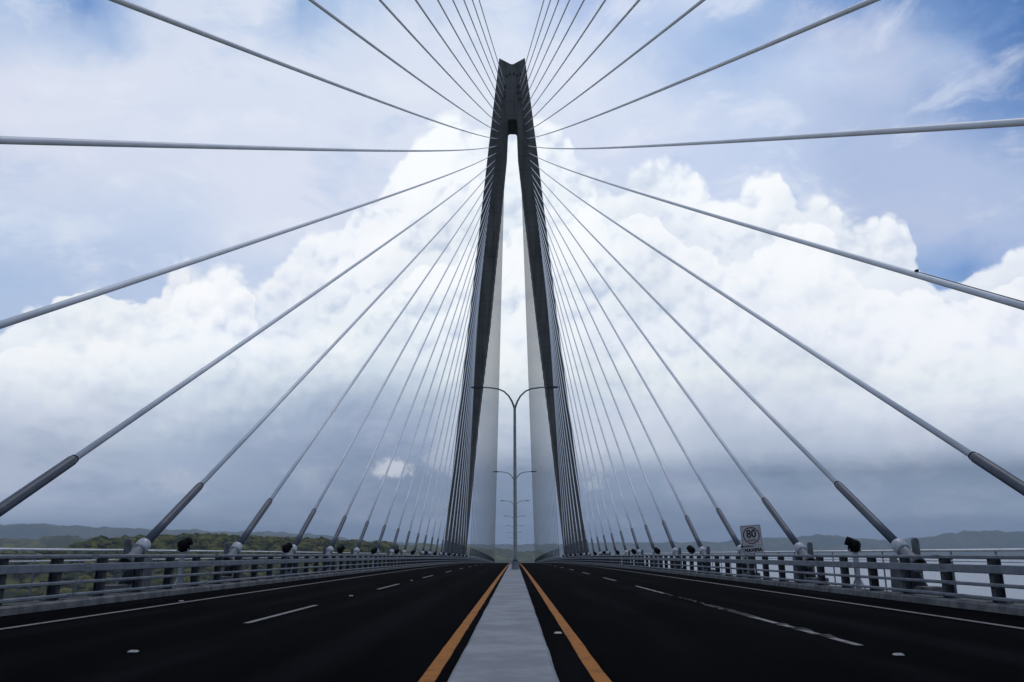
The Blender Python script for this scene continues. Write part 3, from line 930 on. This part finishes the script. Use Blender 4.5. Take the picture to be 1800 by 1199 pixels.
# ------------------------------------------------------------------ speed sign
sg = thing('speed_sign', 'white 80 Km/H MAXIMA speed limit sign leaning beside the right railing', 'sign', RP(11.28, 38.6, 0.0))
def text_mesh(body, size, name, mat, parent, x, y, z, bold=0.0, sx=1.0):
    cu_ = bpy.data.curves.new(name, 'FONT')
    cu_.body = body; cu_.size = size; cu_.align_x = 'CENTER'; cu_.align_y = 'CENTER'
    cu_.extrude = 0.002
    ob = bpy.data.objects.new(name + '_curve', cu_)
    COL.objects.link(ob)
    bpy.context.view_layer.update()
    me = bpy.data.meshes.new_from_object(ob.evaluated_get(bpy.context.evaluated_depsgraph_get()))
    bpy.data.objects.remove(ob, do_unlink=True)
    if bold > 0:                     # heavier strokes: shifted copies of the letters
        bm = bmesh.new()
        for k, (a, b) in enumerate(((0, 0), (bold, 0), (-bold, 0), (0, bold), (0, -bold))):
            n0 = len(bm.verts)
            bm.from_mesh(me); bm.verts.ensure_lookup_table()
            for v in bm.verts[n0:]: v.co += Vector((a, b, 0.0004 * k))
        bm.to_mesh(me); bm.free()
    me.materials.clear(); me.materials.append(mat)
    o = bpy.data.objects.new(name, me); COL.objects.link(o)
    o.parent = parent
    o.rotation_euler = (PI / 2, 0, 0)
    o.location = (x, y, z); o.scale = (sx, 1, 1)
    return o
def plate(mb, x0, x1, z0, z1, y0, y1, r=0.04):
    pts_ = []
    for cx, cz, a0 in ((x1 - r, z1 - r, 0), (x0 + r, z1 - r, 90), (x0 + r, z0 + r, 180), (x1 - r, z0 + r, 270)):
        for k in range(4):
            a = math.radians(a0 + 30 * k); pts_.append((cx + r * math.cos(a), cz + r * math.sin(a)))
    return mb.prism(pts_, y0, y1)
MB().box(-.04, .04, .02, .08, 0, 2.55).build('post', M['post'], sg)
pp = plate(MB(), -.47, .47, 1.62, 2.56, 0.0, 0.018).build('speed_plate', M['sign_white'], sg)
b_ = MB()
for (x0, x1, z0, z1) in ((-.455, .455, 2.53, 2.545), (-.455, .455, 1.635, 1.65), (-.455, -.44, 1.65, 2.53), (.44, .455, 1.65, 2.53)):
    b_.box(x0, x1, -.003, 0.002, z0, z1)
b_.build('border', M['sign_grey'], pp)
rg = MB(); n_ = 48; vs = []
for r, yy in ((.385, -.004), (.335, -.004), (.335, .002), (.385, .002)):
    for k in range(n_): vs.append((r * math.cos(2 * PI * k / n_), yy, 2.09 + r * math.sin(2 * PI * k / n_)))
rg.add(vs, [(a * n_ + k, a * n_ + (k + 1) % n_, ((a + 1) % 4) * n_ + (k + 1) % n_, ((a + 1) % 4) * n_ + k) for a in range(4) for k in range(n_)])
rg.build('ring', M['sign_red'], pp)
text_mesh('80', .50, 'numerals', M['sign_black'], pp, 0, -.006, 2.15, 0.010, 0.92)
text_mesh('Km/H', .15, 'unit_text', M['sign_grey'], pp, 0, -.006, 1.87, 0.003)
lp = plate(MB(), -.47, .47, 1.26, 1.585, 0.0, 0.018).build('word_plate', M['sign_white'], sg)
text_mesh('MAXIMA', .215, 'word_text', M['sign_black'], lp, 0, -.006, 1.42, 0.012, 0.98)
b_ = MB()
for (x0, x1, z0, z1) in ((-.455, .455, 1.56, 1.57), (-.455, .455, 1.275, 1.285), (-.455, -.445, 1.285, 1.56), (.445, .455, 1.285, 1.56)):
    b_.box(x0, x1, -.003, 0.002, z0, z1)
b_.build('border', M['sign_grey'], lp)
sg.rotation_euler = (0, -math.radians(4.0), -math.radians(6))

# ------------------------------------------------------------------ land, hills, water
GZ = -81.0
def az_of(px): return math.atan((px - 903.6) / F_PX * math.cos(PITCH) / 1.0)   # good enough near the horizon
def prof(points, dist):
    a = [az_of(p) for p, _ in points]
    h = [(963.0 - q - (5.0 if dist > 5000 else 0.0)) / F_PX * 0.97 * dist for _, q in points]
    return np.array(a), np.array(h)
FAR_D, MID_D, NEAR_D = 9000.0, 3400.0, 1150.0
far_p = prof([(-400, 930), (0, 922), (60, 921), (150, 924), (250, 927), (310, 928), (400, 931), (470, 930), (520, 933), (575, 937), (600, 942), (620, 947), (660, 946), (700, 949), (780, 952), (900, 953), (1000, 952), (1040, 951), (1150, 950), (1260, 950), (1300, 946), (1400, 942), (1440, 938), (1480, 943), (1560, 948), (1610, 945), (1680, 939), (1705, 935), (1800, 938), (2200, 940)], FAR_D)
mid_p = prof([(-400, 952), (0, 951), (60, 949), (130, 944), (200, 951), (300, 955), (500, 956), (700, 958), (900, 966), (1000, 975), (1100, 995)], MID_D)
near_p = prof([(-400, 975), (60, 972), (125, 966), (150, 960), (190, 953), (220, 952), (300, 951), (395, 949), (430, 952), (500, 955), (560, 957), (640, 961), (700, 965), (760, 972), (850, 990), (950, 1015)], NEAR_D)
az = np.concatenate([np.radians(np.arange(-46, 46.01, 0.13)), np.radians(np.arange(48, 312, 4.0))])
rr = np.concatenate([[0, 120, 300], np.geomspace(500, 15000, 90)])
rr = np.unique(np.concatenate([rr, np.linspace(NEAR_D - 300, NEAR_D + 300, 13), np.linspace(FAR_D - 900, FAR_D + 900, 13)]))
def nz2(x, y, f):
    return noise.fractal(Vector((x * f, y * f, 3.7)), 0.9, 2.0, 5)
verts = []
for r in rr:
    for a in az:
        aa = a if a < PI else a - 2 * PI
        x, y = r * math.sin(a), r * math.cos(a)
        h = GZ + 1.0 + 2.0 * nz2(x, y, .004)
        wet = 0.0
        if aa > 0.10 and 1540 + 120 * nz2(x, y, .003) < r < 7800 + 400 * nz2(x, y, .001): wet = min(1.0, (aa - 0.10) / 0.03)
        if abs(aa) > 0.85 and r > 1400: wet = 1.0 if aa > 0 else 0.0
        h = h * (1 - wet) + (GZ - 5) * wet
        if abs(aa) < 0.9:
            for (pa, ph_), dist, wd, jag in ((far_p, FAR_D, 420.0, 16.0), (mid_p, MID_D, 380.0, 18.0), (near_p, NEAR_D, 130.0, 3.0)):
                top = float(np.interp(aa, pa, ph_, left=ph_[0], right=ph_[-1])) - GZ
                if top > 0:
                    fade = 1.0 if not (pa is mid_p[0] or pa is near_p[0]) else max(0.0, min(1.0, (0.09 - aa) / 0.06))
                    bump_ = math.exp(-((r - dist) / wd) ** 2) if r < dist else math.exp(-((r - dist) / (wd * 1.6)) ** 2)
                    jj = jag * nz2(x, y, 0.012 if jag > 5 else 0.02) * bump_
                    h = max(h, GZ + (top * bump_ + jj) * fade + 0.5) if bump_ * fade > 0.02 else h
        verts.append((x, y, h))
na = len(az)
faces = []
for k in range(len(rr) - 1):
    for j in range(na):
        a, b = k * na + j, k * na + (j + 1) % na
        faces.append((a, b, b + na, a + na))
me = bpy.data.meshes.new('ground')
me.from_pydata(verts, [], faces)
me.polygons.foreach_set('use_smooth', [True] * len(faces))
me.materials.append(M['land'])
g = bpy.data.objects.new('ground', me); COL.objects.link(g); tag(g, kind='structure')
wv = [(0, 0, GZ - 1.2)]
wme = MB()
n_ = 64
wme.add([(0, 0, GZ - 1.5)] + [(15500 * math.sin(2 * PI * k / n_), 15500 * math.cos(2 * PI * k / n_), GZ - 1.5) for k in range(n_)], [(0, 1 + k, 1 + (k + 1) % n_) for k in range(n_)])
wo = wme.build('water', M['water']); tag(wo, kind='structure')

# forest on the low hill to the left: one mass of lumpy crowns
bm = bmesh.new()
bmesh.ops.create_icosphere(bm, subdivisions=2, radius=1.0)
bv = np.array([v.co[:] for v in bm.verts]); bf = np.array([[v.index for v in f.verts] for f in bm.faces]); bm.free()
V_, F_ = [], []
off = 0
pa, ph_ = near_p
for k in range(2600):
    aa = random.uniform(az_of(-60), az_of(690))
    r = NEAR_D + random.uniform(-240, 90)
    top = float(np.interp(aa, pa, ph_)) - GZ
    bump_ = math.exp(-((r - NEAR_D) / 130.0) ** 2) if r < NEAR_D else math.exp(-((r - NEAR_D) / 208.0) ** 2)
    gz = GZ + top * bump_
    if aa < az_of(120) and random.random() < 0.8: continue
    if nz2(aa * 4000, r, .004) < -0.25 and r < NEAR_D - 90: continue
    s_ = random.uniform(3.6, 8.0) * (1.25 if random.random() < .12 else 1.0)
    ctr = np.array([r * math.sin(aa), r * math.cos(aa), gz + s_ * 0.45])
    sh = rng.normal(0, 9, 3)
    q = bv.copy()
    dsp = np.array([noise.fractal(Vector(p * 1.6 + sh), 0.8, 2.1, 3) for p in q])
    q = q * (1 + 0.45 * dsp)[:, None] * np.array([s_ * random.uniform(.85, 1.2), s_, s_ * random.uniform(.6, .85)])
    V_.append(q + ctr); F_.append(bf + off); off += len(q)
me = bpy.data.meshes.new('forest')
me.from_pydata(np.concatenate(V_).tolist(), [], np.concatenate(F_).tolist())
me.materials.append(M['crown'])
fo = bpy.data.objects.new('forest', me); COL.objects.link(fo)
tag(fo, 'dark olive wood covering the low hill beyond the left railing', 'forest', kind='stuff')

# ------------------------------------------------------------------ haze
HAZE = 0.9e-4
hz = MB().box(-16500, 16500, -16500, 16500, GZ - 12, 330)
m = bpy.data.materials.new('haze')
m.use_nodes = True
m.node_tree.nodes.clear()
hn = NT(m.node_tree)
ho = hn.n('ShaderNodeOutputMaterial')
pv_ = hn.n('ShaderNodeVolumePrincipled')
pv_.inputs['Color'].default_value = (0.66, 0.79, 0.97, 1)
pv_.inputs['Density'].default_value = HAZE
pv_.inputs['Anisotropy'].default_value = 0.0
hn.link(pv_.outputs[0], ho.inputs['Volume'])
if HAZE > 0:
    h_o = hz.build('haze', m); tag(h_o, kind='stuff')
